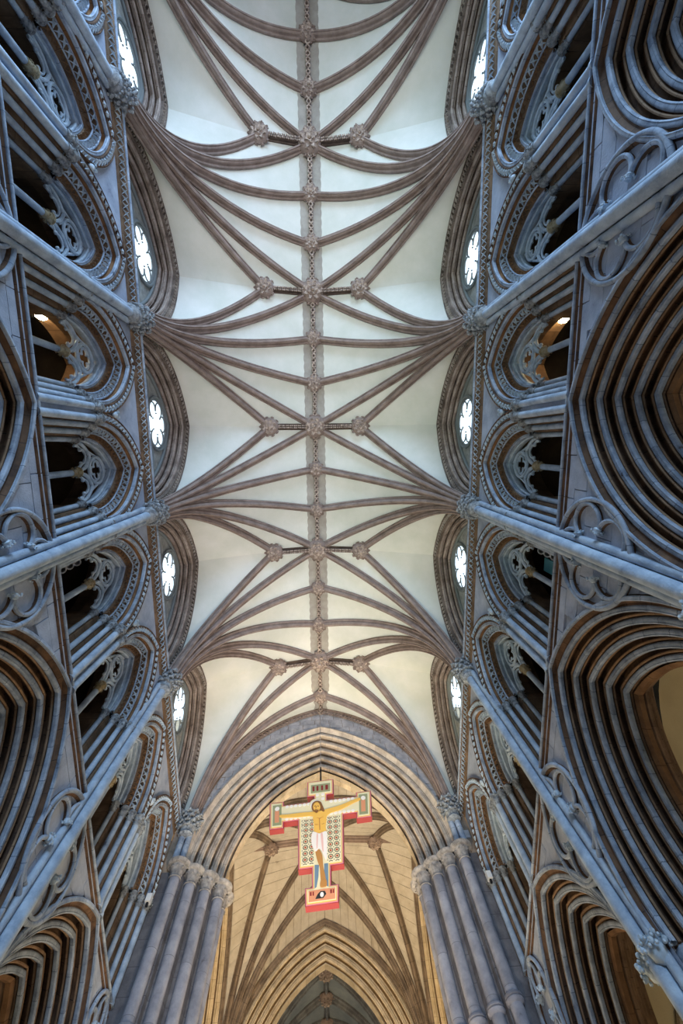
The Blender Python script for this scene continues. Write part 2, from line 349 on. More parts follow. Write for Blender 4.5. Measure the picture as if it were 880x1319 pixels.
for s, nm, rot in SIDES:
    mb = MB()
    us = np.arange(Yk(-2.5), YE + 1e-6, B / 72)
    lo, hi, l2, h2 = [], [], [], []
    for u in us:
        k = round((u - YO) / B); z = ARC.z(u - Yk(k)); v = s * u   # local y (rotated on the left side)
        lo.append((0.03, v, ZF if z is None else z)); hi.append((0.03, v, ZSILL))
        kk = math.floor((u - YO) / B * 2) / 2 + .25; zt = TRI.z(u - (Yk(kk)), .02)
        l2.append((0.03, v, ZSILL if zt is None else zt)); h2.append((0.03, v, ZSTR + .1))
    mb.grid([[a, b] for a, b in zip(lo, hi)]); mb.grid([[a, b] for a, b in zip(l2, h2)])
    # triforium passage: sill slab, back wall, roof ; wall head below the clerestory
    y0, y1 = sorted((s * Yk(-2.5), s * YE))
    wl = obj('wall_' + nm, mb.mesh('wall', M_ash, False), None, (s * W, 0, 0), (0, 0, rot), 'structure'); walls[s] = wl
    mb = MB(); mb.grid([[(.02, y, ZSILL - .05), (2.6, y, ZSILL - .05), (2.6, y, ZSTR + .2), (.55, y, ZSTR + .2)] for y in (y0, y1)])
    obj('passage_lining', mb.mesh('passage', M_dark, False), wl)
    mb = MB(); mb.grid([[(.03, y, ZSTR + .1), (.52, y, ZSTR + .15)] for y in (y0, y1)])
    obj('clerestory_ledge', mb.mesh('ledge', M_ash, False), wl)
    # ashlar in the arcade spandrels, block by block
    cnt = 0
    for row in range(9):
        z0 = 4.0 + row * .315; z1 = min(z0 + .315, ZSILL - .02); off = (row % 2) * .36
        u = Yk(-1.5) - off
        while u < YE - .05:
            w = .62 + .22 * random.random(); u1 = min(u + w, YE)
            if YE - u1 < .2: u1 = YE
            poly = stone_poly(u, u1, z0, z1)
            for kb in (-1, 0, 1, 2, 3):
                if poly and abs((u + u1) / 2 - Yk(kb)) < 3: poly = clip_out(poly, Yk(kb), ARC, 0.09)
            if poly and parea(poly) > .03 and cnt < 300:
                me = stone_mesh([(s * a, b) for a, b in poly], M_ash, -.004 - .006 * random.random(), .03); obj('stone', me, wl); cnt += 1
            u = u1
# string courses
def string_prof(kind):
    if kind == 'sill': return [(.03, .05), (-.04, .045), (-.05, .03), (-.03, .01), (.015, -.02), (.02, -.07), (-.03, -.09), (-.04, -.11), (-.02, -.13), (.03, -.135)]
    return [(.03, .16), (-.10, .15), (-.13, .12), (-.11, .09), (-.09, .075), (.01, -.05), (.02, -.09), (-.01, -.10), (-.01, -.12), (.03, -.13)]
tn = 0
for s, nm, rot in SIDES:
    for kind, z, m in (('sill', ZSILL, M_shade), ('upper', ZSTR + .12, M_soff)):
        tn += 1; y0, y1 = s * Yk(-2.5), s * YE
        P = [[(d, y, z + h) for d, h in string_prof(kind)] for y in np.linspace(y0, y1, 60)]
        t = obj('trim_%d' % tn, MB().grid(P).mesh('string', m), None, (s * W, 0, 0), (0, 0, rot), 'structure')
        if kind == 'upper':
            mb = MB(); n = int(abs(y1 - y0) / .15)
            for i in range(n):
                tooth(mb, np.array([-.062, y0 + (y1 - y0) * (i + .5) / n, z + .0]), np.array([0, 1., 0]), np.array([-.78, 0, -.62]), .155, .4)
            obj('dogtooth_band', mb.mesh('teeth', M_pale, False), t, kind='stuff'); mb = MB(); mb.tube([(-.125, y, z + .12) for y in np.linspace(y0, y1, 30)], .03, 8); obj('roll_moulding', mb.mesh('roll', M_blue), t)
        else:
            mb = MB(); mb.tube([(-.045, y, z + .035) for y in np.linspace(y0, y1, 30)], .026, 8)
            obj('roll_moulding', mb.mesh('roll', M_blue), t)
# ================================================================== ARCADE ARCHES
def arcade_parts():
    A = ARC; P = []
    mb = MB(); A.roll(mb, -.045, -.05, .034, 8); P.append(('hood_mould', mb.mesh('hood', M_blue), (0, 0, 0), 0)); mb = MB(); A.sweep(mb, [(-.09, .03), (-.075, -.03), (-.045, -.05), (-.02, .01), (.02, .04), (.06, .03)]); P.append(('hood_hollow', mb.mesh('hood', M_shade), (0, 0, 0), 0))
    P += orders(A, (-.015, -.01), (.80, .86), 5, .046, M_blue, M_shade, .13, 9, -pi / 4, M_warm2)
    mb = MB(); A.sweep(mb, [(.79, .84), (.84, .88), (.84, .96), (.79, 1.0)]); P.append(('soffit', mb.mesh('soffit', M_warm), (0, 0, 0), 0))
    P += orders(A, (.80, .98), (.10, 1.62), 5, .045, M_warm2, M_shade, .10, 8, flip=-1)
    mb = MB(); mb.lathe([(.0, -.16), (.1, -.1), (.13, 0), (.09, .1), (0, .13)], 8); leaf_ring(mb, (0, 0, -.1), .06, 0, .17, .12, 6, .11); leaf_ring(mb, (0, 0, -.02), .06, 0, .16, .12, 6, .1, .5)
    st = mb.mesh('stop', M_pale)
    for y in (-2.2, 2.2): P.append(('hood_stop', st, (-.1, y, ZARC + .05), 0))
    return P
AP = arcade_parts()
for s, nm, rot in SIDES:
    for k in (-1, 0, 1, 2, 3):
        lab = {3: 'deeply moulded pointed arcade arch on the %s wall, beside the chancel arch pier', 2: 'deeply moulded pointed arcade arch on the %s wall, second from the chancel arch', 1: 'deeply moulded pointed arcade arch on the %s wall, third from the chancel arch', 0: 'deeply moulded pointed arcade arch on the %s wall, fourth from the chancel arch', -1: 'deeply moulded pointed arcade arch on the %s wall, fifth from the chancel arch'}[k] % nm
        t = thing('arcade_arch', lab, 'arch', 'arcade arches', (s * W, Yk(k), 0), rot); plant(AP, t)
# arcade piers (clustered, mostly below the frame) belong to the walls
mb = MB()
for j in range(16):
    a = 2 * pi * j / 16; mb.lathe([(.13, ZF), (.13, ZARC - .25), (.2, ZARC - .05), (.2, ZARC)], 8, (.85 + .62 * cos(a), .34 * sin(a), 0))
mb.box((.85, 0, (ZF + ZARC) / 2), (1.2, .5, ZARC - ZF)); pier_me = mb.mesh('pier', M_blue)
for s, nm, rot in SIDES:
    for k in (-.5, .5, 1.5, 2.5): obj('arcade_pier', pier_me, walls[s], (0, s * Yk(k), 0))
# ================================================================== SPANDREL ROUNDELS
def ang_arc(cy, cz, r, a0, a1, n, d): return [(d, cy + r * cos(a), cz + r * sin(a)) for a in np.linspace(a0, a1, n)]
def roundel_parts():
    P = []; RR = .82
    mb = MB(); mb.tube(ang_arc(0, 0, RR, 0, 2 * pi * 47 / 48, 48, -.05), .04, 8, True); P.append(('ring', mb.mesh('ring', M_blue), (0, 0, 0), 0))
    mb = MB(); pr = [(RR + .03, 0), (RR + .02, -.045), (RR - .03, -.05), (RR - .06, -.03), (RR - .07, .0), (RR - .10, .01)]
    mb.grid([[(d, r * cos(a), r * sin(a)) for r, d in pr] for a in np.linspace(0, 2 * pi, 49)]); P.append(('ring_hollow', mb.mesh('hollow', M_shade), (0, 0, 0), 0))
    mb = MB(); h = MB()
    path = ang_arc(.48, 0, .285, -radians(128), radians(128), 22, -.05); mb.tube(path, .034, 7)
    h.grid([[(d, .48 + r * cos(a), r * sin(a)) for r, d in ((.31, .0), (.305, -.045), (.275, -.055), (.255, -.03), (.25, -.01), (.23, .01))] for a in np.linspace(-radians(122), radians(122), 22)])
    lm = mb.mesh('lobe', M_blue); hm = h.mesh('lobe_hollow', M_shade)
    mb = MB(); mb.lathe([(0, -.07), (.05, -.04), (.055, .02), (0, .06)], 8); leaf_ring(mb, (0, 0, -.04), .02, 0, .075, .07, 5, .06); bud = mb.mesh('bud', M_pale)
    return P, lm, hm, bud
RP, lobe_me, lobeh_me, bud_me = roundel_parts()
for s, nm, rot in SIDES:
    for k, w in ((3.42, 'half roundel of tracery carved beside the chancel arch pier on the %s wall'), (2.5, 'cinquefoil roundel carved in the %s wall spandrel, nearest the chancel arch'), (1.5, 'cinquefoil roundel carved in the %s wall spandrel, second from the chancel arch'), (.5, 'cinquefoil roundel carved in the %s wall spandrel, third from the chancel arch')):
        sc = 1.0 if k < 3 else .62
        t = thing('spandrel_roundel', w % nm, 'roundel', 'carved spandrel roundels', (s * (W - .005), Yk(k) - (0 if k < 3 else .15), 5.92), rot)
        t.scale = (1, sc, 1)
        plant(RP, t)
        for q in range(5):
            a = pi / 2 + q * 2 * pi / 5
            o = obj('lobe', lobe_me, t, (0, 0, 0), (a, 0, 0)); obj('lobe_hollow', lobeh_me, o)
            b = a + pi / 5; obj('cusp_bud', bud_me, t, (-.06, .39 * cos(b), .39 * sin(b)), (b - pi / 2 + pi, 0, 0))
# ================================================================== VAULTING SHAFTS
cap_big = MB(); cap_big.lathe([(.02, -.12), (.16, -.10), (.21, -.04), (.2, 0), (.17, .02), (.17, .1), (.2, .3), (.27, .46), (.28, .5), (.3, .54), (.26, .6), (0, .6)], 14)
[leaf_ring(cap_big, (0, 0, 0), .17, z, .25 + z * .22, z + .20, 10, .115, j * .31, False, .42) for j, z in enumerate((-.02, .1, .22, .34))]
cap_big = cap_big.mesh('capital', M_leaf)
knot = MB(); knot.blob((0, 0, 0), (.14, .2, .17), 8, 5); leaf_ring(knot, (0, 0, -.12), .1, 0, .19, .14, 7, .12); leaf_ring(knot, (0, 0, 0), .1, 0, .18, .14, 7, .12, .4); knot = knot.mesh('knot', M_leaf)
sh_c = MB().lathe([(.10, ZF), (.10, 10.35)], 14).mesh('shaft', M_shaft); sh_s = MB().lathe([(.066, ZF), (.066, 10.35)], 10).mesh('shaft', M_shaft)
ringm = MB().lathe([(.1, -.06), (.15, -.03), (.16, 0), (.15, .03), (.1, .06)], 12).mesh('ring', M_blue)
for s, nm, rot in SIDES:
    for k, w in ((2.5, 'nearest the chancel arch'), (1.5, 'second from the chancel arch'), (.5, 'third from the chancel arch'), (-.5, 'fourth from the chancel arch'), (-1.5, 'fifth from the chancel arch')):
        t = thing('vaulting_shaft', 'slender triple vaulting shaft with leafy capital on the %s wall, %s' % (nm, w), 'column', 'vaulting shafts', (s * W, Yk(k), 0), rot)
        plant([('shaft', sh_c, (-.13, 0, 0), 0), ('shaft', sh_s, (-.045, .155, 0), 0), ('shaft', sh_s, (-.045, -.155, 0), 0), ('capital', cap_big, (-.12, 0, 10.36), 0)], t)
# ================================================================== TRIFORIUM ARCHES
def tri_parts():
    A = TRI; P = []; r_ = lambda mb, m, nm: P.append((nm, mb.mesh(nm, m), (0, 0, 0), 0))
    def st(mb, m, nm): P.append((nm, mb.mesh(nm, m, False), (0, 0, 0), 0, [], STUFF))
    mb = MB(); A.teeth(mb, .03, -.035, .14, .85, .45); st(mb, M_pale, 'dogtooth_hood')
    mb = MB(); A.sweep(mb, [(-.05, .03), (-.06, -.06), (-.035, -.08), (-.025, -.005), (.085, -.005), (.09, -.05), (.11, -.05), (.12, .02)]); r_(mb, M_shade, 'hood_mould')
    mb = MB(); A.roll(mb, .148, .02, .046, 8); r_(mb, M_blue, 'roll_moulding')
    mb = MB(); A.hollow(mb, (.15, .06), (.225, .15), .05, 7); r_(mb, M_warm, 'hollow_moulding')
    mb = MB(); A.roll(mb, .222, .13, .022, 6, False); r_(mb, M_blue, 'fillet_moulding')
    mb = MB(); A.teeth(mb, .283, .16, .15, .5, .4); st(mb, M_pale, 'dogtooth_band')
    mb = MB(); A.sweep(mb, [(.22, .15), (.24, .20), (.335, .25), (.345, .225), (.355, .27), (.43, .36), (.44, .38)]); r_(mb, M_soff, 'backing_order')
    mb = MB(); A.teeth(mb, .387, .265, .13, .5, .4); st(mb, M_warm, 'dogtooth_band')
    mb = MB(); A.roll(mb, .345, .215, .018, 6, False); r_(mb, M_blue, 'fillet_moulding')
    mb = MB(); A.roll(mb, .45, .37, .036, 8); r_(mb, M_blue, 'roll_moulding')
    mb = MB(); A.roll(mb, .485, .455, .028, 7, False); r_(mb, M_pale, 'roll_moulding')
    mb = MB(); A.sweep(mb, [(.45, .40), (.455, .47), (.49, .48), (.49, .58), (.47, .60)]); r_(mb, M_pale, 'inner_order')
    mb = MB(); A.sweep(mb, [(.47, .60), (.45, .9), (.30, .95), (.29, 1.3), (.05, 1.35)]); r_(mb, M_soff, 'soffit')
    # tracery
    d = .53; tr = MB(); cu = MB()
    SA = Arch(.29, .47, ZTRI, n=10)
    for u0 in (-.31, .31):
        L = SA.line(0, 12); tr.tube([(d, u0 + u, z) for u, z in L], .036, 7)
        L = SA.line(.07, 12); tr.tube([(d + .03, u0 + u, z) for u, z in L], .024, 6)
        # trefoil cusping
        c0 = SA.z(0, .06)
        for (ax, az, rr, a0, a1) in ((0, ZTRI + .19, .15, radians(-25), radians(205)), (-.145, ZTRI + .03, .10, radians(75), radians(235)), (.145, ZTRI + .03, .10, radians(-55), radians(105))):
            cu.tube(ang_arc(u0 + ax, az, rr, a0, a1, 11, d + .01), .022, 6)
        for sg in (-1, 1): cu.blob((d, u0 + sg * .135, ZTRI + .135), .042, 6, 4)
    rose = MB(); zc = ZTRI + .70
    rose.tube(ang_arc(0, zc, .285, 0, 2 * pi * 27 / 28, 28, d), .036, 7, True); rose.tube(ang_arc(0, zc, .225, 0, 2 * pi * 27 / 28, 28, d + .03), .024, 6, True)
    for q in range(4):
        a = pi / 4 + q * pi / 2 + pi / 4; rose.tube(ang_arc(.115 * cos(a), zc + .115 * sin(a), .085, a - radians(120), a + radians(120), 11, d + .01), .022, 6)
    # solid plates between the circle and the sub-arches
    pl = MB()
    for sg in (-1, 1):
        pl.tube([(d + .02, sg * .46, ZTRI + .35), (d + .02, sg * .36, ZTRI + .58), (d + .02, sg * .31, ZTRI + .72)], .03, 6)
        pl.tube([(d + .02, sg * .05, ZTRI + .28), (d + .02, sg * .12, ZTRI + .40), (d + .02, sg * .22, ZTRI + .48)], .03, 6)
        pl.tube([(d + .02, sg * .18, ZTRI + .97), (d + .02, sg * .10, ZTRI + 1.03), (d + .02, sg * .02, ZTRI + 1.1)], .03, 6)
    P.append(('tracery', tr.mesh('tracery', M_pale), (0, 0, 0), 0, [('cusping', cu.mesh('cusps', M_pale), (0, 0, 0), 0), ('quatrefoil', rose.mesh('rose', M_pale), (0, 0, 0), 0), ('spandrel_bars', pl.mesh('bars', M_pale), (0, 0, 0), 0, [], STUFF)]))
    # shafts with capitals
    def sh(nm, y, dd, r, m=M_shaft, cm=M_leaf):
        s1 = shaft_mesh('shaft', r, ZSILL, ZTRI - .24, m, 10); c1 = capital_mesh('capital', r, .26, 6, cm)
        P.append((nm, s1, (dd, y, 0), 0, [('capital', c1, (0, 0, ZTRI - .25), 0)]))
    sh('mullion', 0, d, .062, M_shaft, mat('gilded_leaf_stone', (.32, .24, .12), (.50, .44, .32), scale=9) if 'gilded_leaf_stone' not in bpy.data.materials else bpy.data.materials['gilded_leaf_stone'])
    for sg in (-1, 1):
        sh('jamb_shaft', sg * 1.06, -.0, .07); sh('jamb_shaft', sg * .93, .15, .055); sh('jamb_shaft', sg * .80, .30, .055); sh('jamb_shaft', sg * .655, .50, .05)
    for sg in (-1, 1):
        mb = MB(); mb.grid([[(dd, sg * u, z) for u, dd in ((1.17, .04), (1.0, .09), (.97, .26), (.86, .27), (.84, .42), (.72, .44), (.70, .58), (.66, .62), (.66, 1.3))] for z in (ZSILL - .03, ZTRI)])
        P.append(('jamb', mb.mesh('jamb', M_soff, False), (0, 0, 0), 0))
    return P
TP = tri_parts()
ti = {-1: 0, 1: 0}
for s, nm, rot in SIDES:
    for i in range(12):
        k = 3.25 - i * .5
        extra = {0: ', half behind the chancel arch pier'}.get(i, '')
        lab = 'twin-light triforium arch with dog-tooth bands on the %s wall, %s from the chancel arch' % (nm, ORD[i])
        t = thing('triforium_arch', lab, 'arch', 'triforium arches', (s * W, Yk(k), 0), rot); plant(TP, t)
stopm = MB(); stopm.blob((0, 0, 0), (.07, .08, .09), 8, 5); leaf_ring(stopm, (0, 0, -.05), .04, 0, .09, .08, 5, .06); stopm = stopm.mesh('head_stop', M_pale)
for s, nm, rot in SIDES:
    for k in KS: obj('hood_stop', stopm, walls[s], (-.05, s * Yk(k), 9.3))
# ================================================================== CLERESTORY WINDOWS
def cler_parts():
    A = CLR; P = []
    mb = MB(); A.teeth(mb, .075, -.02, .135, .55); P.append(('dogtooth_band', mb.mesh('teeth', M_cpale, False), (0, 0, 0), 0, [], STUFF))
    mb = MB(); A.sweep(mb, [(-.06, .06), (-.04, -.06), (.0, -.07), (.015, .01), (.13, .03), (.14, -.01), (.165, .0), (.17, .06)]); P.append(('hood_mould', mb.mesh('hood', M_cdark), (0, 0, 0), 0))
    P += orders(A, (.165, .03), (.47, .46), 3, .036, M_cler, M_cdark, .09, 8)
    d = .46; fr = MB(); A.roll(fr, .49, d, .05, 8, False); subs = []
    def rosew(cy, cz, r):
        mb = MB(); mb.tube(ang_arc(cy, cz, r, 0, 2 * pi * 31 / 32, 32, d), .045, 7, True)
        mb.tube(ang_arc(cy, cz, r - .065, 0, 2 * pi * 31 / 32, 32, d + .03), .035, 6, True)
        n = 6
        for q in range(n):
            a = pi / 2 + q * 2 * pi / n; rr = r * .30; cr = r * .585
            mb.tube(ang_arc(cy + cr * cos(a), cz + cr * sin(a), rr, a - radians(125), a + radians(125), 12, d + .02), .022, 6)
            b = a + pi / n; mb.blob((d + .01, cy + r * .40 * cos(b), cz + r * .40 * sin(b)), .028, 5, 3)
        return mb.mesh('rose', M_lead)
    CIR = ((0, 13.02, .78), (-.92, 11.84, .64), (.92, 11.84, .64))
    for cy, cz, r in CIR: subs.append(('rose', rosew(cy, cz, r), (0, 0, 0), 0))
    from mathutils.geometry import tessellate_polygon
    from mathutils import Vector
    lp = [[Vector((u, z, 0)) for u, z in A.line(.47)]] + [[Vector((cy + (r - .02) * cos(a), cz + (r - .02) * sin(a), 0)) for a in np.linspace(0, -2 * pi, 33)[:-1]] for cy, cz, r in CIR]
    pl = MB(); fl = [v for l in lp for v in l]; pl.add([(d + .03, v.x, v.y) for v in fl], tessellate_polygon(lp)); subs.append(('plate', pl.mesh('plate', M_plate, False), (0, 0, 0), 0))
    P.append(('tracery', fr.mesh('tracery', M_lead), (0, 0, 0), 0, subs))
    L = A.line(.47); g = MB(); n = len(L); g.add([(d + .06, u, z) for u, z in L], [tuple(range(n))]); P.append(('pane', g.mesh('pane', M_glass, False), (0, 0, 0), 0))
    return P
CP = cler_parts(); wn_ = 0
for s, nm, rot in SIDES:
    for k in KS:
        wn_ += 1
        t = obj('window_%d' % wn_, None, None, (s * W, Yk(k), 0), (0, 0, rot), 'structure'); plant(CP, t)
# ================================================================== VAULTS
RIBP = [(-.135, .02), (-.135, -.05), (-.105, -.075), (-.085, -.055), (-.062, -.09), (-.07, -.13), (-.045, -.17), (-.022, -.18), (-.022, -.215), (.022, -.215), (.022, -.18), (.045, -.17), (.07, -.13), (.062, -.09), (.085, -.055), (.105, -.075), (.135, -.05), (.135, .02)]
def rib_curve(p, q, n=20):
    p = np.array(p, float); q = np.array(q, float); h = q - p; run = sqrt(h[0] ** 2 + h[1] ** 2); rise = h[2]; e = np.array([h[0], h[1], 0]) / run
    R = max((run * run + rise * rise) / (2 * run), run * 1.0001); th = math.asin(min(1, rise / R)) if R - run >= 0 else pi / 2
    th = math.atan2(rise, R - run)
    return np.array([p + e * (R - R * cos(t)) + np.array([0, 0, R * sin(t)]) for t in np.linspace(0, th, n)])
def rib_mesh(mb, C, sc=1.0, prof=RIBP):
    C = np.array(C); T = np.gradient(C, axis=0); P = []
    h = C[-1] - C[0]; Bv = np.array([-h[1], h[0], 0]); Bv /= np.linalg.norm(Bv) + 1e-9
    for i in range(len(C)):
        t = T[i] / np.linalg.norm(T[i]); Nv = np.cross(Bv, t); Nv /= np.linalg.norm(Nv)
        if Nv[2] < -.0 and abs(Nv[2]) > .02: Nv = -Nv
        elif abs(Nv[2]) <= .02: Nv = Nv if (Nv @ (h * [1, 1, 0])) < 0 else -Nv
        P.append([C[i] + Bv * a * sc + Nv * b * sc for a, b in prof])
    return mb.grid(P)
def loft(mb, Ca, Cb, m=8, off=.03):
    P = [[a + (b - a) * t + np.array([0, 0, off]) for t in np.linspace(0, 1, m)] for a, b in zip(Ca, Cb)]
    return mb.grid(P)
def half_arch(A, r, yk, side_y, x, n=20):
    """one half of a wall arch as 3-D points from the springing up to its apex"""
    L = A.line(r, n - 1 if A.zb < A.zs else n); h = L[:len(L) // 2 + 1]
    h = [(abs(u) * side_y, z) for u, z in h]
    a = np.array([(x, yk + u, z) for u, z in h]); sl = np.concatenate([[0], np.cumsum(np.linalg.norm(np.diff(a, axis=0), axis=1))])
    return np.array([[np.interp(q * sl[-1], sl, a[:, i]) for i in range(3)] for q in np.linspace(0, 1, n)])
def resample(C, n=20): return C
XS, ZS = 1.64, 15.57
def nave_vault(root, y0, ks_bound, first, last, mw_, mr, mband, webname='web'):
    for kb in ks_bound:
        yb = y0 + kb * B
        for s in (-1, 1):
            base = np.array([s * (W - .13), yb, ZSPR])
            tg = []
            for sg in (-1, 1):
                tg += [(sg, 'side', (s * XS, yb + sg * B / 2, ZS)), (sg, 'main', (0, yb + sg * B / 2, ZR)), (sg, 'third', (0, yb + sg * B / 6, ZR))]
            order = [tg[0], tg[1], tg[2], tg[5], tg[4], tg[3]]
            if kb == last: order = [o for o in order if o[0] < 0]
            C = []
            for i, (sg, kind, q) in enumerate(order):
                j = i - 2.5; b0 = base + np.array([s * -.02 * (3 - abs(j)), .05 * j, -.15])
                if kb == last: b0 = np.array([s * (W - .38), yb - .10 - .05 * (3 - i), ZSPR - .15])
                c = rib_curve(b0, q); C.append(c); mb = MB(); rib_mesh(mb, c); obj('rib', mb.mesh('rib', mr), root)
            for i in range(len(C) - 1):
                mb = MB(); loft(mb, C[i], C[i + 1]); obj(webname, mb.mesh('web', mw_), root)
            ends = [(0, -1)] + ([(5, 1)] if kb != last else [])
            for i, sg in ends:
                fa = half_arch(CLR, -.05, yb + sg * B / 2, -sg, s * (W + .03))
                mb = MB(); loft(mb, C[i], fa, 8, .02); obj(webname, mb.mesh('web', mw_), root)
            if kb == last:
                wr = rib_curve(np.array([s * (W - .38), yb, ZSPR - .15]), (0, yb, ZR)); mb = MB(); loft(mb, C[-1], wr); obj(webname, mb.mesh('web', mw_), root)
    ya, ye = y0 + first * B, y0 + last * B
    # ridge rib with chain of rosettes, flat band with scalloped edges
    mb = MB(); mb.grid([[(a * .5, y, ZR + b * .8) for a, b in RIBP] for y in np.linspace(ya, ye, 40)]); obj('ridge_rib', mb.mesh('ridge', M_rdark if mr is M_rib else mr), root)
    mb = MB(); n = int((ye - ya) / .17)
    for i in range(n):
        y = ya + (ye - ya) * (i + .5) / n; mb.tube([(.062 * cos(a), y + .07 * sin(a), ZR - .19) for a in np.linspace(0, 2 * pi, 9)[:-1]], .028, 5, True)
        mb.blob((0, y + .085, ZR - .2), .03, 5, 3)
    obj('ridge_chain', mb.mesh('chain', M_boss), root, kind='stuff')
    for s in (-1, 1):
        mb = MB(); P = []
        for y in np.arange(ya, ye, .055):
            w = .345 + .025 * abs(sin((y - ya) * pi / .30)); P.append([(s * .05, y, ZR + .0), (s * w, y, ZR - .02 - .055), (s * w, y, ZR - .02)])
        mb.grid(P); obj('ridge_band', mb.mesh('band', mband), root)
def trans_ridge(root, y, mr):
    for s in (-1, 1):
        P0 = np.array([s * .2, y, ZR - .03]); P1 = np.array([s * XS, y, ZS]); mb = MB(); rib_mesh(mb, np.linspace(P0, P1, 8), .85); o = obj('cross_ridge_rib', mb.mesh('rib', M_rdark), root)
        mb = MB()
        for t in np.linspace(.12, .88, 9):
            c = P0 + (P1 - P0) * t + np.array([0, 0, -.2])
            for q in range(4):
                a = pi / 4 + q * pi / 2; mb.blob(c + np.array([.055 * cos(a), .055 * sin(a), 0]), .035, 5, 3)
        obj('rosette_row', mb.mesh('rosettes', M_boss), root, kind='stuff')
ceil = obj('ceiling', None, None, (0, 0, 0), kind='structure')
nave_vault(ceil, YO, [-2.5, -1.5, -.5, .5, 1.5, 2.5, 3.5], -2.5, 3.5, M_web, M_rib, M_band)
for k in (-2, -1, 0, 1, 2, 3): trans_ridge(ceil, Yk(k), M_rib)
# bosses
def boss_meshes(r):
    a = MB(); a.lathe([(r * .95, .3 * r), (r * .95, -.05 * r), (r * .7, -.3 * r), (r * .35, -.45 * r), (0, -.5 * r)], 16)
    leaf_ring(a, (0, 0, 0), r * .55, r * .12, r * 1.0, r * .05, 10, r * .33, 0, True)
    b = MB(); leaf_ring(b, (0, 0, -r * .2), r * .3, r * .05, r * .68, r * .25, 8, r * .3, .3, True)
    c = MB(); leaf_ring(c, (0, 0, -r * .35), r * .08, r * .05, r * .34, r * .22, 5, r * .24, .1, True); c.blob((0, 0, -r * .55), r * .17, 8, 5)
    return [('boss_body', a.mesh('boss', M_rib), (0, 0, 0), 0), ('leaf_wreath', b.mesh('wreath', M_boss), (0, 0, 0), 0), ('flower', c.mesh('flower', M_boss), (0, 0, 0), 0)]
BM, BS_, BT = boss_meshes(.42), boss_meshes(.33), boss_meshes(.285)
nth = 0
for k in (3, 2, 1, 0, -1):
    w = ORD[3 - k]
    t = thing('roof_boss', 'large carved leaf boss where cross ribs meet the ridge, %s from the chancel arch' % w, 'boss', 'large ridge bosses', (0, Yk(k), ZR - .17)); plant(BM, t)
    for s, nm in ((-1, 'left'), (1, 'right')):
        t = thing('side_boss', 'carved leaf boss ending the %s cross-ridge arm, %s from the chancel arch' % (nm, w), 'boss', 'side bosses', (s * XS, Yk(k), ZS - .15)); plant(BS_, t)
for i in range(11):
    k = 3 + 1 / 3 - ((i + 1) // 2) + (1 / 3 if i % 2 else 0)
    if i == 0: lab = 'small ridge boss closest above the chancel arch'
    else: lab = 'small ridge boss between large ones, %s of the small ones counted from the chancel arch' % ORD[i]
    t = thing('ridge_boss', lab, 'boss', 'small ridge bosses', (0, Yk(k), ZR - .16)); plant(BT, t)
# ================================================================== CHANCEL ARCH WALL
CH = Arch(3.75, 5.15, 9.65, n=30)
wallr = [rib_curve(np.array([s * (W - .38), YE, ZSPR - .15]), (0, YE, ZR), 40) for s in (-1, 1)]
def vault_z(x):
    c = wallr[1]; return float(np.interp(abs(x), c[::-1, 0], c[::-1, 2])) if abs(x) < W - .38 else ZSPR - .15
we = obj('wall_chancel', None, None, (0, 0, 0), kind='structure')
mb = MB(); P = []
for x in np.linspace(-W, W, 121):
    z = CH.z(x); P.append([(x, YE, 9.5 if z is None else z), (x, YE, max(vault_z(x) + .1, (z or 0) + .02))])
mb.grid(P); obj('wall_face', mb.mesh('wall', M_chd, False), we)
cnt = 0
for row in range(26):
    z0 = 9.7 + row * .245; z1 = z0 + .245; x = -W + .2 - (row % 2) * .25
    while x < W:
        w = .42 + .2 * random.random(); x1 = x + w
        poly = stone_poly(x, x1, z0, z1); poly = clip_out(poly, 0, CH, .0)
        if poly:
            q = []; ins = 0
            for (u, z) in poly:
                vz = vault_z(u)
                if z > vz: ins += 1
                q.append((u, min(z, vz)))
            if ins < 9 and parea(q) > .012 and abs(x + w / 2) < W - .3:
                obj('stone', stone_mesh(q, M_sooty, YE - .012 - .012 * random.random(), YE, 'y'), we); cnt += 1
        x = x1
# dog-tooth wall rib
mb = MB(); mt = MB()
for c in wallr:
    rib_mesh(mb, c + np.array([0, -.06, 0]), .8)
    sl = np.concatenate([[0], np.cumsum(np.linalg.norm(np.diff(c, axis=0), axis=1))]); n = int(sl[-1] / .15)
    for q in (np.arange(n) + .5) / n * sl[-1]:
        p = np.array([np.interp(q, sl, c[:, i]) for i in range(3)]); p2 = np.array([np.interp(q + .05, sl, c[:, i]) for i in range(3)]); T = p2 - p; T /= np.linalg.norm(T) + 1e-9
        Nv = np.array([-p[0] * .1, -.55, -.6]); Nv -= T * (Nv @ T); Nv /= np.linalg.norm(Nv); tooth(mt, p + np.array([0, -.13, -.2]), T, Nv, .14, .45)
o = obj('wall_rib', mb.mesh('wallrib', M_rib), we); obj('dogtooth_band', mt.mesh('teeth', M_boss, False), o, kind='stuff')
ROT_E = pi / 2                                    # local x (depth) -> world +Y
def chancel_parts(m1, m2):
    A = CH; P = []
    mb = MB(); A.sweep(mb, [(-.04, .03), (-.06, -.10), (.02, -.13), (.06, -.04), (.10, .03)]); P.append(('hood_mould', mb.mesh('hood', m1), (0, 0, 0), 0))
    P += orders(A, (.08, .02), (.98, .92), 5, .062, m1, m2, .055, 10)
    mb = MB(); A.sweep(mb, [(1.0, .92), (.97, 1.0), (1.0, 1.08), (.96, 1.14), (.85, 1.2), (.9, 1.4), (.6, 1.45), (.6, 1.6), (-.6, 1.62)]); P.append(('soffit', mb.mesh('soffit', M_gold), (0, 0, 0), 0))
    return P
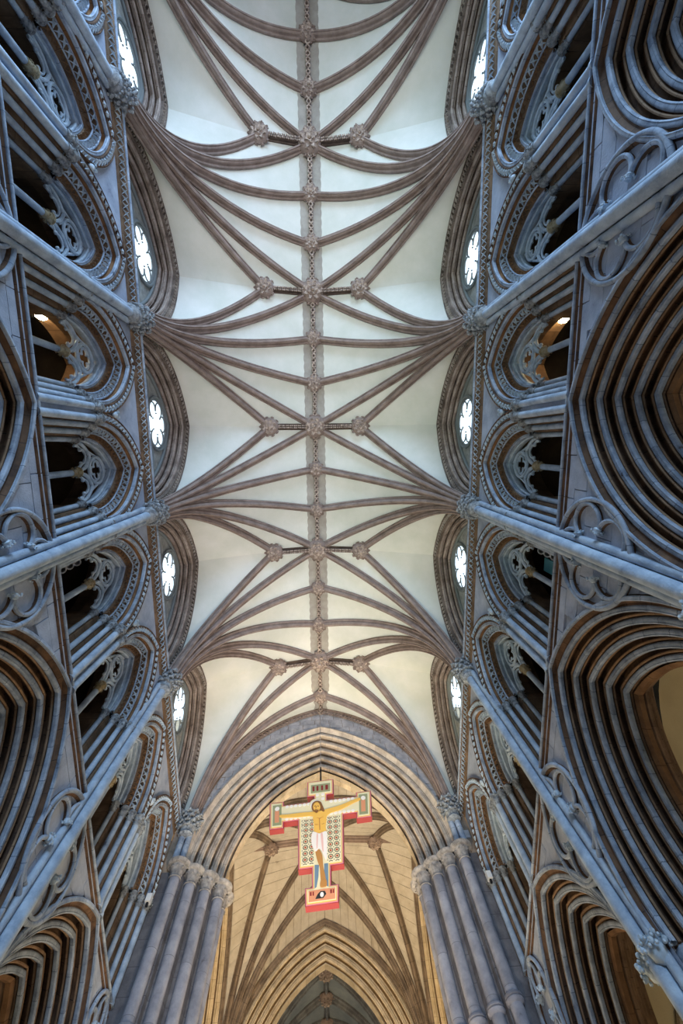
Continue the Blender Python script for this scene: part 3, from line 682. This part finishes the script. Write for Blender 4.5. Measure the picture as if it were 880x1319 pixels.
# in local frame of a z-rotation by +90deg: (d, u, z) -> world (-u, d, z)
t = thing('chancel_arch', 'tall moulded pointed chancel arch framing the hanging painted cross', 'arch', None, (0, YE, 0), ROT_E); plant(chancel_parts(M_chan, M_chd), t)
# piers of the chancel arch: four shafts stepping inwards
psh = MB().lathe([(.135, ZF), (.135, 9.25)], 14).mesh('shaft', M_pier)
pcap = MB(); pcap.lathe([(.15, 0), (.165, .02), (.14, .05), (.15, .15), (.2, .28), (.21, .30), (.26, .30), (.31, .33), (.32, .37), (.29, .40), (.25, .43), (0, .43)], 16); leaf_ring(pcap, (0, 0, 0), .14, .06, .205, .25, 9, .065, 0, False, .24); M_cap = mat('grey_capital_stone', (.15, .145, .15), (.38, .36, .35), scale=8)
pcap = pcap.mesh('capital', M_cap)
pann = MB().lathe([(.13, -.09), (.18, -.06), (.19, -.02), (.165, 0), (.19, .02), (.18, .06), (.13, .09)], 14).mesh('annulet', M_pier)
for s, nm in ((-1, 'left'), (1, 'right')):
    t = thing('chancel_arch_pier', 'clustered grey pier of ringed shafts carrying the %s side of the chancel arch' % nm, 'pier', 'chancel arch piers', (0, YE, 0))
    pts = [(3.78, -.10), (3.42, .14), (3.06, .38), (2.74, .66), (2.72, .98)]
    for x, y in pts:
        o = obj('shaft', psh, t, (s * x, y, 0)); obj('capital', pcap, o, (0, 0, 9.22)); obj('annulet', pann, o, (0, 0, 6.42))
    st = [(4.3, -.02), (3.62, -.02), (3.6, .12), (3.3, .14), (3.26, .34), (2.94, .36), (2.9, .6), (2.68, .8), (2.68, 1.1), (3.0, 1.6), (4.3, 1.62)]
    mb = MB(); mb.grid([[(s * x, y, z) for x, y in st] for z in np.linspace(ZF, 9.5, 12)], uv=[(z, 0) for z in np.linspace(ZF, 9.5, 12) for _ in st]); obj('pier_core', mb.mesh('core', M_core, False), t)
    # corner shafts standing on the outer capital, carrying the last vault springer
    t2 = thing('corner_shaft', 'short paired shaft with leafy capital standing on the %s chancel pier' % nm, 'column', 'corner vault shafts', (s * 3.86, YE - .16, 9.65))
    sm = MB().lathe([(.085, 0), (.085, .95)], 10).mesh('shaft', M_blue)
    for x, y in ((-.07, 0), (.11, .03)): obj('shaft', sm, t2, (s * x * -1, y, 0))
    obj('capital', cap_big, t2, (0, 0, .78))
# ================================================================== CROSSING
YC0, YC1, XC, ZC = YE + 1.6, YE + 9.2, 3.68, 15.25
YCM = (YC0 + YC1) / 2
cr = obj('ceiling.001', None, None, (0, 0, 0), kind='structure')
def coursed(root, Ca, Cb, n, m, nm='course'):
    N = len(Ca)
    for i in range(n):
        i0, i1 = i / n * (N - 1), (i + 1) / n * (N - 1); q = []
        def at(C, f): j = min(int(f), N - 2); return C[j] + (C[j + 1] - C[j]) * (f - j)
        e = (i1 - i0) * .022; lift = .006 * random.random(); mb = MB()
        P = [[at(Ca, f) + (at(Cb, f) - at(Ca, f)) * t + np.array([0, 0, .03 - lift]) for t in np.linspace(0, 1, 5)] for f in (i0 + e, (i0 + i1) / 2, i1 - e)]
        P = [[p + np.array([0, 0, .03]) for p in P[0]]] + P + [[p + np.array([0, 0, .03]) for p in P[-1]]]
        mb.grid(P); obj(nm, mb.mesh('course', m), root)
CE = Arch(3.5, 5.1, 9.7, n=24)
CS = Arch(3.45, 4.6, 9.7, n=24)
for sx in (-1, 1):
    for yb, sg in ((YC0, 1), (YC1, -1)):
        base = np.array([sx * (XC - .1), yb + sg * .1, 9.8])
        qs = [(sx * 2.15, YCM, ZC - .15), (0, YCM, ZC), (0, yb + sg * 1.9, ZC - .1)]
        n = 24
        def warch(A, to, r=-.1):
            L = A.line(r, n); h = np.array(L[:n]); return h
        h = np.array(CS.line(-.12, n))[:n]; wside = np.array([(sx * XC, YCM + (-sg) * abs(u), z) for u, z in h])
        h = np.array(CE.line(-.12, n))[:n]; wend = np.array([(sx * abs(u), yb, z) for u, z in h])
        C = [rib_curve(base + np.array([-sx * .05 * j, sg * .05 * (2 - j), 0]), q, n) for j, q in enumerate(qs)]
        for c in C: mb = MB(); rib_mesh(mb, c, .9); obj('rib', mb.mesh('rib', M_grib), cr)
        for c in (wside, wend): mb = MB(); rib_mesh(mb, c, .8); obj('wall_rib', mb.mesh('rib', M_grib), cr)
        L = [wside] + C + [wend]
        for a, b in zip(L[:-1], L[1:]):
            mb = MB(); loft(mb, a, b, 6, .06); obj('web', mb.mesh('web', M_gb0), cr)
            coursed(cr, a, b, 18, M_gweb)
for a, b in (((-XC, YCM, ZC - .3), (XC, YCM, ZC - .3)), ((0, YC0, ZC - .05), (0, YC1, ZC - .05))):
    A_, B_ = np.array(a), np.array(b); mid = np.array([0, YCM, ZC])
    for p in (A_, B_): mb = MB(); rib_mesh(mb, np.linspace(mid, p, 6), .9); obj('ridge_rib', mb.mesh('rib', M_rib), cr)
for i, (x, y) in enumerate(((0, YCM), (-2.15, YCM), (2.15, YCM))):
    t = thing('crossing_boss', ('carved boss at the middle of the crossing vault behind the cross', 'carved boss on the crossing vault, left of the cross', 'carved boss on the crossing vault, right of the cross')[i], 'boss', 'crossing bosses', (x, y, ZC - .25 - (.15 if i else 0))); plant(BT, t)
# walls of the crossing
def arch_wall(A, width, ztop, m):
    mb = MB(); P = []
    for u in np.linspace(-width, width, 91):
        z = A.z(u); P.append([(0, u, ZF if z is None else z), (0, u, ztop)])
    return mb.grid(P).mesh('wall', m, False)
def cross_arch_parts(A, m1, m2):
    P = orders(A, (.0, .0), (.72, .82), 4, .07, m1, m2, .1, 9); rolls = [(.08, .05, .07), (.26, .25, .07), (.44, .46, .07), (.62, .66, .08)]
    mb = MB(); A.sweep(mb, [(.74, .84), (.72, 1.2), (.5, 1.25), (.5, 1.5), (-.5, 1.52)]); P.append(('soffit', mb.mesh('soffit', m1), (0, 0, 0), 0))
    for sg in (-1, 1):
        for r, d, q in rolls:
            P.append(('shaft', MB().lathe([(q, ZF), (q, A.zs)], 10).mesh('shaft', m1), (d, sg * (A.a - r), 0), 0))
        mb = MB(); st = [(-.02, .0)] + [(r + .0, d + q * .9) for r, d, q in rolls] + [(.72, 1.6)]
        mb.grid([[(d, sg * (A.a - r), z) for r, d in st] for z in (ZF, A.zs)]); P.append(('jamb', mb.mesh('jamb', m2, False), (0, 0, 0), 0))
    return P
M_gb = mat('golden_brown_stone', (.26, .17, .09), (.40, .28, .16), joint=.45)
CEP = cross_arch_parts(CE, M_gold, M_gb); CSP = cross_arch_parts(CS, M_gold, M_gb)
wx = obj('wall_crossing_east', arch_wall(CE, XC + .2, ZC, M_gold), None, (0, YC1, 0), (0, 0, pi / 2), 'structure')
t = thing('choir_arch', 'golden lit inner arch beyond the crossing, opening to the dark choir', 'arch', 'crossing arches', (0, YC1, 0), pi / 2); plant(CEP, t)
for s, nm, rot in SIDES:
    obj('wall_crossing_' + nm, arch_wall(CS, (YC1 - YC0) / 2 + .05, ZC, M_gold), None, (s * XC, YCM, 0), (0, 0, rot), 'structure')
    t = thing('transept_arch', 'golden lit transept arch jamb on the %s side of the crossing' % nm, 'arch', 'crossing arches', (s * XC, YCM, 0), rot); plant(CSP, t)
for s, nm, rot in SIDES:
    mb = MB(); mb.grid([[(s * 8.5, y, ZF), (s * 8.5, y, 15.8), (s * 3.9, y, 15.8)] for y in (YE, YC1 + 2)]); obj('wall_transept_' + nm, mb.mesh('wall', M_gold, False), kind='structure')
    mb = MB(); mb.grid([[(x, YE + .03, z) for x in (s * 4.3, s * 8.5)] for z in (ZF, 15.8)]); mb.grid([[(x, YC1 + 2, z) for x in (s * 3.9, s * 8.5)] for z in (ZF, 15.8)]); obj('wall_transept_end_' + nm, mb.mesh('wall', M_gold, False), kind='structure')
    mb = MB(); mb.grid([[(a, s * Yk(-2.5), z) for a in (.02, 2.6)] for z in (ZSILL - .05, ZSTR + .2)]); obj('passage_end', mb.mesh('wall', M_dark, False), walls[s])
# ================================================================== CHOIR BEYOND
chv = obj('ceiling.002', None, None, (0, 0, 0), kind='structure')
YCH = YC1 + 1.6 + .5 * B
def choir():
    y0 = YCH
    for kb in (-.5, .5, 1.5, 2.5):
        yb = y0 + kb * B
        for s in (-1, 1):
            C = []
            qs = [(s * XS, yb - B / 2, ZS), (0, yb - B / 2, ZR), (0, yb - B / 6, ZR), (0, yb + B / 6, ZR), (0, yb + B / 2, ZR), (s * XS, yb + B / 2, ZS)]
            if kb == -.5: qs = qs[3:]
            for q in qs:
                c = rib_curve((s * 3.9, yb, ZSPR - .3), q, 16); C.append(c); mb = MB(); rib_mesh(mb, c, 1.1); obj('rib', mb.mesh('rib', M_crib), chv)
            for a, b in zip(C[:-1], C[1:]): mb = MB(); loft(mb, a, b, 5); obj('web', mb.mesh('web', M_choir), chv)
            for i, sg in ((0, -1), (len(C) - 1, 1)):
                if kb == -.5 and sg < 0: continue
                L = np.array([(s * 4.1, yb + sg * B / 2 * (1 - cos(t)) , ZSPR - .3 + 3.4 * sin(t)) for t in np.linspace(0, pi / 2, 16)])
                mb = MB(); loft(mb, C[i], L, 5); obj('web', mb.mesh('web', M_choir), chv)
    mb = MB(); mb.grid([[(a, y, ZR + b) for a, b in RIBP] for y in np.linspace(y0 - B / 2, y0 + 3 * B, 20)]); obj('ridge_rib', mb.mesh('rib', M_crib), chv)
    for s in (-1, 1):
        mb = MB(); mb.grid([[(s * 4.15, y, ZF), (s * 4.15, y, 14.6)] for y in (y0 - B / 2, y0 + 3 * B)]); obj('wall_choir_' + ('left' if s < 0 else 'right'), mb.mesh('wall', M_choir, False), kind='structure')
    mb = MB(); mb.grid([[(-4.2, y0 + 3 * B, z), (4.2, y0 + 3 * B, z)] for z in (ZF, 16)]); obj('wall_choir_east', mb.mesh('wall', M_choir, False), kind='structure')
    for i in range(7):
        k = -1 / 3 + i / 3
        t = thing('choir_boss', 'dark carved boss on the choir ridge, %s beyond the inner arch' % ORD[i], 'boss', 'choir ridge bosses', (0, y0 + k * B, ZR - .2)); plant(BM if i % 3 == 1 else BS_, t)
choir()
# ================================================================== AISLES
for s, nm, rot in SIDES:
    ca = obj('ceiling.00%d' % (3 if s < 0 else 4), None, None, (s * W, 0, 0), (0, 0, rot), 'structure')
    for k in (-1, 0, 1, 2, 3):
        yc = s * Yk(k); ctr = np.array([3.75, yc, 6.55])
        for dx in (1.7, 5.8):
            for sg in (-1, 1):
                b0 = np.array([dx, yc + sg * 2.28, 3.6]); dg = rib_curve(b0, ctr, 14)
                mb = MB(); rib_mesh(mb, dg, .8); obj('rib', mb.mesh('rib', M_gold), ca)
                w1 = np.array([(dx, yc + sg * 2.34 * cos(t), 3.6 + 2.75 * sin(t)) for t in np.linspace(0, pi / 2, 14)])
                mb = MB(); loft(mb, dg, w1, 5, .03); obj('web', mb.mesh('web', M_cream), ca)
                w2 = np.array([(3.75 + (dx - 3.75) * cos(t), yc + sg * 2.34, 3.6 + 2.75 * sin(t)) for t in np.linspace(0, pi / 2, 14)])
                mb = MB(); loft(mb, dg, w2, 5, .03); obj('web', mb.mesh('web', M_cream), ca)
    mb = MB(); y0, y1 = s * Yk(-2.5), s * YE; mb.grid([[(5.85, y, ZF), (5.85, y, 6.8)] for y in (y0, y1)])
    obj('wall_aisle_' + nm, mb.mesh('wall', M_cream, False), None, (s * W, 0, 0), (0, 0, rot), 'structure')
    mb = MB(); mb.grid([[(x, s * YE, z) for x in (1.6, 5.85)] for z in (ZF, 6.8)]); obj('wall_aisle_end_' + nm, mb.mesh('wall', M_cream, False), None, (s * W, 0, 0), (0, 0, rot), 'structure')
    for k in (0, 1, 2, 3): point('aisle_lamp', (s * (W + 3.8), Yk(k), 1.2), 45, (1.0, .84, .58), .4)
# ================================================================== LAMPS, SPOTLIGHT BARS, BOXES
hous = MB(); hous.lathe([(0, .0), (.06, .0), (.075, .05), (.08, .16), (.07, .17)], 12); hous = hous.mesh('housing', M_iron)
bulb = MB().blob((0, 0, 0), .13, 12, 8).mesh('bulb', M_bulb)
for s, nm, rot in SIDES:
    t = thing('triforium_lamp', 'glowing warm floodlight inside the sixth %s-wall triforium arch from the chancel arch' % nm, 'lamp', 'triforium floodlights', (s * (W + 1.15), Yk(.575), 9.2), rot)
    obj('bulb', bulb, t, (0, 0, 0), label='glowing warm bulb'); obj('lamp_housing', hous, t, (.10, 0, 0), (0, pi / 2, 0)); obj('bracket', MB().tube([(.15, 0, 0), (.15, 0, -2.25)], .02, 6).mesh('bracket', M_iron), t)
    l = point('triforium_lamp_light', (s * (W + 1.0), Yk(.60), 9.05), 14, (1.0, .62, .28), .09); l.parent = None
    t = thing('spotlight_bar', 'row of small steel spotlights inside the fourth %s-wall triforium arch from the chancel arch' % nm, 'spotlight', 'spotlight bars', (s * (W + .95), Yk(1.66), 8.5), rot)
    obj('bar', MB().tube([(0, 0, -1.7), (0, 0, .55)], .025, 8).mesh('bar', M_iron), t)
    lm = MB().lathe([(.0, -.12), (.05, -.11), (.065, 0), (.07, .02)], 12); lens = MB().tube([(.07 * cos(a), .07 * sin(a), .02) for a in np.linspace(0, 2 * pi, 13)[:-1]], .016, 6, True).mesh('rim', M_white); lm = lm.mesh('lamp', M_steel)
    for i in range(4):
        o = obj('spotlight_head', lm, t, (-.1, 0, .4 - i * .26), (0, -2.2, 0)); obj('rim', lens, o)
    t = thing('wall_box', 'small white box fixed to the wall beside the %s chancel pier' % nm, 'box', 'white wall boxes', (s * (W - .03), YE - .33, 8.62), rot)
    mb = MB(); mb.box((-.06, 0, 0), (.12, .14, .17)); obj('case', mb.mesh('case', M_white, False), t); mb = MB(); mb.box((-.06, 0, -.12), (.05, .06, .08)); obj('socket', mb.mesh('socket', M_iron, False), t)
t = thing('teal_panel', 'small teal board propped inside the fourth right-wall triforium arch from the chancel arch', 'board', None, (W + .85, Yk(1.715), 8.55), 0)
mb = MB(); mb.box((0, 0, 0), (.04, .30, .34)); obj('board', mb.mesh('board', plain('teal_paint', (.06, .26, .32), .5), False), t); mb = MB(); mb.box((.03, 0, -.95), (.05, .05, 1.7)); obj('support', mb.mesh('support', M_iron, False), t)
# ================================================================== HANGING PAINTED CROSS
M_red = plain('red_paint', (.22, .008, .014), .45)
M_pink = plain('pink_painted_edge', (.62, .20, .30), .5)
M_gilt = plain('gilded_border', (.78, .50, .13), .4, .15)
M_creamp = plain('cream_paint', (.82, .74, .50), .5)
M_flesh = plain('golden_flesh_paint', (.86, .50, .10), .5)
M_hair = plain('brown_hair_paint', (.24, .10, .03), .6)
M_cloth = plain('white_cloth_paint', (.88, .82, .78), .6)
M_clothp = plain('pink_fold_paint', (.80, .50, .46), .6)
M_leg = plain('brown_leg_paint', (.50, .23, .06), .6)
M_bluep = plain('blue_grey_paint', (.15, .24, .34), .6)
M_sal = plain('salmon_paint', (.72, .30, .16), .6)
M_blk = plain('black_paint', (.02, .02, .02), .6)
M_grn = plain('olive_paint', (.30, .32, .18), .6)
def patt(name):
    m = bpy.data.materials.new(name); m.use_nodes = True; nt = m.node_tree; N = nt.nodes; L = nt.links; b = N['Principled BSDF']; b.inputs['Roughness'].default_value = .55
    tc = N.new('ShaderNodeTexCoord'); sp = N.new('ShaderNodeSeparateXYZ'); L.new(tc.outputs['Object'], sp.inputs[0])
    def cell(i):
        d = N.new('ShaderNodeMath'); d.operation = 'DIVIDE'; d.inputs[1].default_value = .17; L.new(sp.outputs[i], d.inputs[0])
        f = N.new('ShaderNodeMath'); f.operation = 'FRACT'; L.new(d.outputs[0], f.inputs[0])
        q = N.new('ShaderNodeMath'); q.operation = 'SUBTRACT'; q.inputs[1].default_value = .5; L.new(f.outputs[0], q.inputs[0])
        p = N.new('ShaderNodeMath'); p.operation = 'MULTIPLY'; L.new(q.outputs[0], p.inputs[0]); L.new(q.outputs[0], p.inputs[1]); return p
    a = N.new('ShaderNodeMath'); a.operation = 'ADD'; L.new(cell(0).outputs[0], a.inputs[0]); L.new(cell(2).outputs[0], a.inputs[1])
    r = N.new('ShaderNodeValToRGB'); r.color_ramp.interpolation = 'CONSTANT'; e = r.color_ramp.elements
    e[0].position = 0; e[0].color = (.40, .05, .03, 1); e[1].position = .03; e[1].color = (.75, .65, .40, 1)
    for p_, c in ((.085, (.02, .02, .035, 1)), (.17, (.80, .72, .50, 1)), (.40, (.10, .10, .12, 1))): x = e.new(p_); x.color = c
    L.new(a.outputs[0], r.inputs[0]); L.new(r.outputs[0], b.inputs['Base Color']); return m
M_patt = patt('ringed_pattern_paint')
rc = thing('rood_cross', 'large red-edged painted wooden cross hanging on a wire in the chancel arch', 'cross', None, (-.03, 10.72, 10.816), radians(-4.7))
SX, SZ = .00475, .0050
ZT = ((160, 165, 262, 285, 345, 385, 420, 680, 795, 890, 905, 935), (1.162, 1.128, .496, .355, 0, -.226, -.417, -1.669, -2.144, -2.506, -2.561, -2.669))
def q(px, py): return ((px - 437) * (.00497 - (py - 345) * 1.84e-6), float(np.interp(py, *ZT)))
def poly(pts): return [q(*p) for p in pts]
out = [(355, 165), (515, 165), (515, 255), (475, 255), (475, 285), (650, 285), (650, 262), (742, 262), (742, 420), (650, 420), (650, 385), (572, 385), (572, 680), (495, 680), (495, 795), (540, 795), (540, 905), (338, 905), (338, 795), (380, 795), (380, 680), (300, 680), (300, 385), (215, 385), (215, 420), (130, 420), (130, 262), (215, 262), (215, 285), (395, 285), (395, 255), (355, 255)]
mb = MB(); mb.prism(poly(out), 0, .17); obj('board', mb.mesh('board', M_red, False), rc, label='red painted board edge')
def inset(pts, e):
    P = poly(pts); n = len(P); R = []
    for i in range(n):
        a, b, c = P[i - 1], P[i], P[(i + 1) % n]
        def nr(p, r): dx, dz = r[0] - p[0], r[1] - p[1]; l = sqrt(dx * dx + dz * dz); return (dz / l, -dx / l)
        n1, n2 = nr(a, b), nr(b, c); R.append((b[0] + e * (-(n1[0] + n2[0])) * -1, b[1] + e * (-(n1[1] + n2[1])) * -1))
    return R
def layer(nm, P, d, m, parent=rc, th=.006): mb = MB(); mb.prism(P, -d - th, -d + .001); return obj(nm, mb.mesh(nm, m, False), parent)
layer('pink_border', inset(out, .012), .0, M_pink); layer('gilded_border', inset(out, .035), .006, M_gilt); layer('cream_ground', inset(out, .06), .012, M_creamp)
def rect(x0, y0, x1, y1): return poly([(x0, y0), (x1, y0), (x1, y1), (x0, y1)])
layer('patterned_panel', rect(322, 392, 392, 660), .018, M_patt); layer('patterned_panel', rect(472, 392, 552, 660), .018, M_patt)
tp = layer('title_panel', rect(378, 190, 495, 238), .018, M_grn)
for x0, x1 in ((388, 400), (412, 424), (440, 452), (466, 482)): layer('title_letter', rect(x0, 200, x1, 228), .024, M_red, tp)
for x in (150, 668):
    p = layer('end_panel', rect(x, 282, x + 52, 402), .018, M_grn); layer('saint_robe', rect(x + 12, 318, x + 38, 385), .024, M_sal, p)
    layer('saint_head', [(q(x + 26, 305)[0] + .07 * cos(a), q(x + 26, 305)[1] + .075 * sin(a)) for a in np.linspace(0, 2 * pi, 13)[:-1]], .024, M_cloth, p)
for x0 in list(range(225, 372, 26)) + list(range(490, 640, 26)):
    for y in (300, 372): layer('painted_shell', [(q(x0 + 10, y)[0] + .056 * cos(a), q(x0 + 10, y)[1] + .05 * sin(a)) for a in np.linspace(0, 2 * pi, 9)[:-1]], .018, M_cloth)
for y in (252, 277):
    for x in (417, 450): layer('painted_shell', [(q(x, y)[0] + .055 * cos(a), q(x, y)[1] + .05 * sin(a)) for a in np.linspace(0, 2 * pi, 9)[:-1]], .019, M_cloth)
layer('blue_drapery', poly([(398, 668), (424, 672), (420, 740), (408, 800), (396, 808)]), .018, M_bluep); layer('blue_drapery', poly([(455, 668), (478, 668), (480, 808), (452, 790)]), .018, M_bluep)
fp = layer('foot_panel', rect(360, 818, 520, 885), .018, M_sal); layer('skull_mark', poly([(400, 872), (415, 845), (432, 830), (458, 832), (466, 850), (448, 872)]), .024, M_blk, fp); layer('skull', [(q(440, 852)[0] + .045 * cos(a), q(440, 852)[1] + .055 * sin(a)) for a in np.linspace(0, 2 * pi, 11)[:-1]], .031, M_cloth, fp)
for x0, x1 in ((368, 378), (384, 392), (490, 500), (505, 513)): layer('foot_letter', rect(x0, 828, x1, 850), .024, M_red, fp)
def smooth(P, n=4):
    P = np.array(P, float); N = len(P); O = []
    for i in range(N):
        a, b, c, d = P[i - 1], P[i], P[(i + 1) % N], P[(i + 2) % N]
        for t in np.arange(n) / n: O.append(tuple(.5 * (2 * b + (c - a) * t + (2 * a - 5 * b + 4 * c - d) * t * t + (3 * b - a - 3 * c + d) * t ** 3)))
    return O
D = .026
halo = [(q(408, 312)[0] + .215 * cos(a), q(408, 312)[1] + .225 * sin(a)) for a in np.linspace(0, 2 * pi, 25)[:-1]]
layer('halo', halo, D, M_creamp); layer('halo_ring', [(q(408, 312)[0] + .17 * cos(a), q(408, 312)[1] + .18 * sin(a)) for a in np.linspace(0, 2 * pi, 25)[:-1]], D + .005, M_cloth)
fig = layer('painted_figure', smooth(poly([(400, 352), (440, 352), (478, 345), (560, 332), (640, 310), (672, 304), (676, 316), (640, 328), (560, 358), (482, 378), (470, 420), (466, 460), (470, 492), (430, 500), (398, 488), (396, 440), (390, 390), (384, 376), (300, 372), (235, 366), (196, 360), (196, 346), (240, 348), (320, 348)])), D + .006, M_flesh, rc, .012)
fig['label'] = 'golden bare torso with outstretched arms'
layer('loincloth', smooth(poly([(392, 478), (430, 494), (470, 486), (474, 560), (468, 655), (440, 600), (424, 585), (404, 598), (384, 560), (380, 510)])), D + .020, M_cloth, fig); layer('cloth_fold', smooth(poly([(436, 500), (448, 500), (452, 600), (444, 590)])), D + .027, M_clothp, fig); layer('cloth_fold', smooth(poly([(412, 500), (420, 500), (416, 580), (410, 570)])), D + .027, M_clothp, fig)
layer('leg', smooth(poly([(404, 592), (424, 588), (444, 625), (450, 690), (462, 750), (462, 790), (440, 800), (432, 745), (428, 690), (412, 640)])), D + .014, M_leg, fig)
layer('foot', smooth(poly([(436, 770), (466, 770), (470, 806), (452, 812), (430, 806)])), D + .022, M_leg, fig)
layer('hair', smooth(poly([(382, 330), (388, 302), (410, 290), (436, 298), (448, 322), (460, 356), (448, 358), (440, 346), (420, 356), (396, 352)])), D + .018, M_hair, fig)
layer('face', smooth(poly([(392, 322), (402, 304), (420, 302), (432, 318), (434, 338), (422, 354), (408, 352), (397, 342)])), D + .025, M_flesh, fig)
for pts in ([(399, 322), (408, 320), (408, 324), (399, 326)], [(418, 322), (427, 325), (426, 329), (417, 326)], [(410, 324), (413, 325), (410, 336), (406, 335)], [(404, 342), (416, 344), (415, 347), (404, 345)]): layer('face_mark', poly(pts), D + .032, M_hair, fig)
layer('beard', smooth(poly([(400, 346), (412, 349), (424, 346), (420, 360), (410, 364), (402, 356)])), D + .030, M_hair, fig)
for pts in ([(410, 392), (432, 396), (452, 390), (432, 400)], [(426, 400), (432, 400), (434, 470), (428, 470)], [(404, 430), (424, 436), (404, 434)], [(440, 436), (458, 430), (458, 434)]): layer('body_shading_line', poly(pts), D + .019, M_leg, fig)
# wire and hook
obj('hanging_rod', MB().tube([(.0, .06, 1.1), (.0, .06, 1.75)], .028, 8).mesh('rod', M_iron), rc, label='black iron rod'); obj('hanging_wire', MB().tube([(0, .06, 1.7), (0, .06, 4.9)], .010, 6).mesh('wire', M_steel), rc, label='thin pale wire')
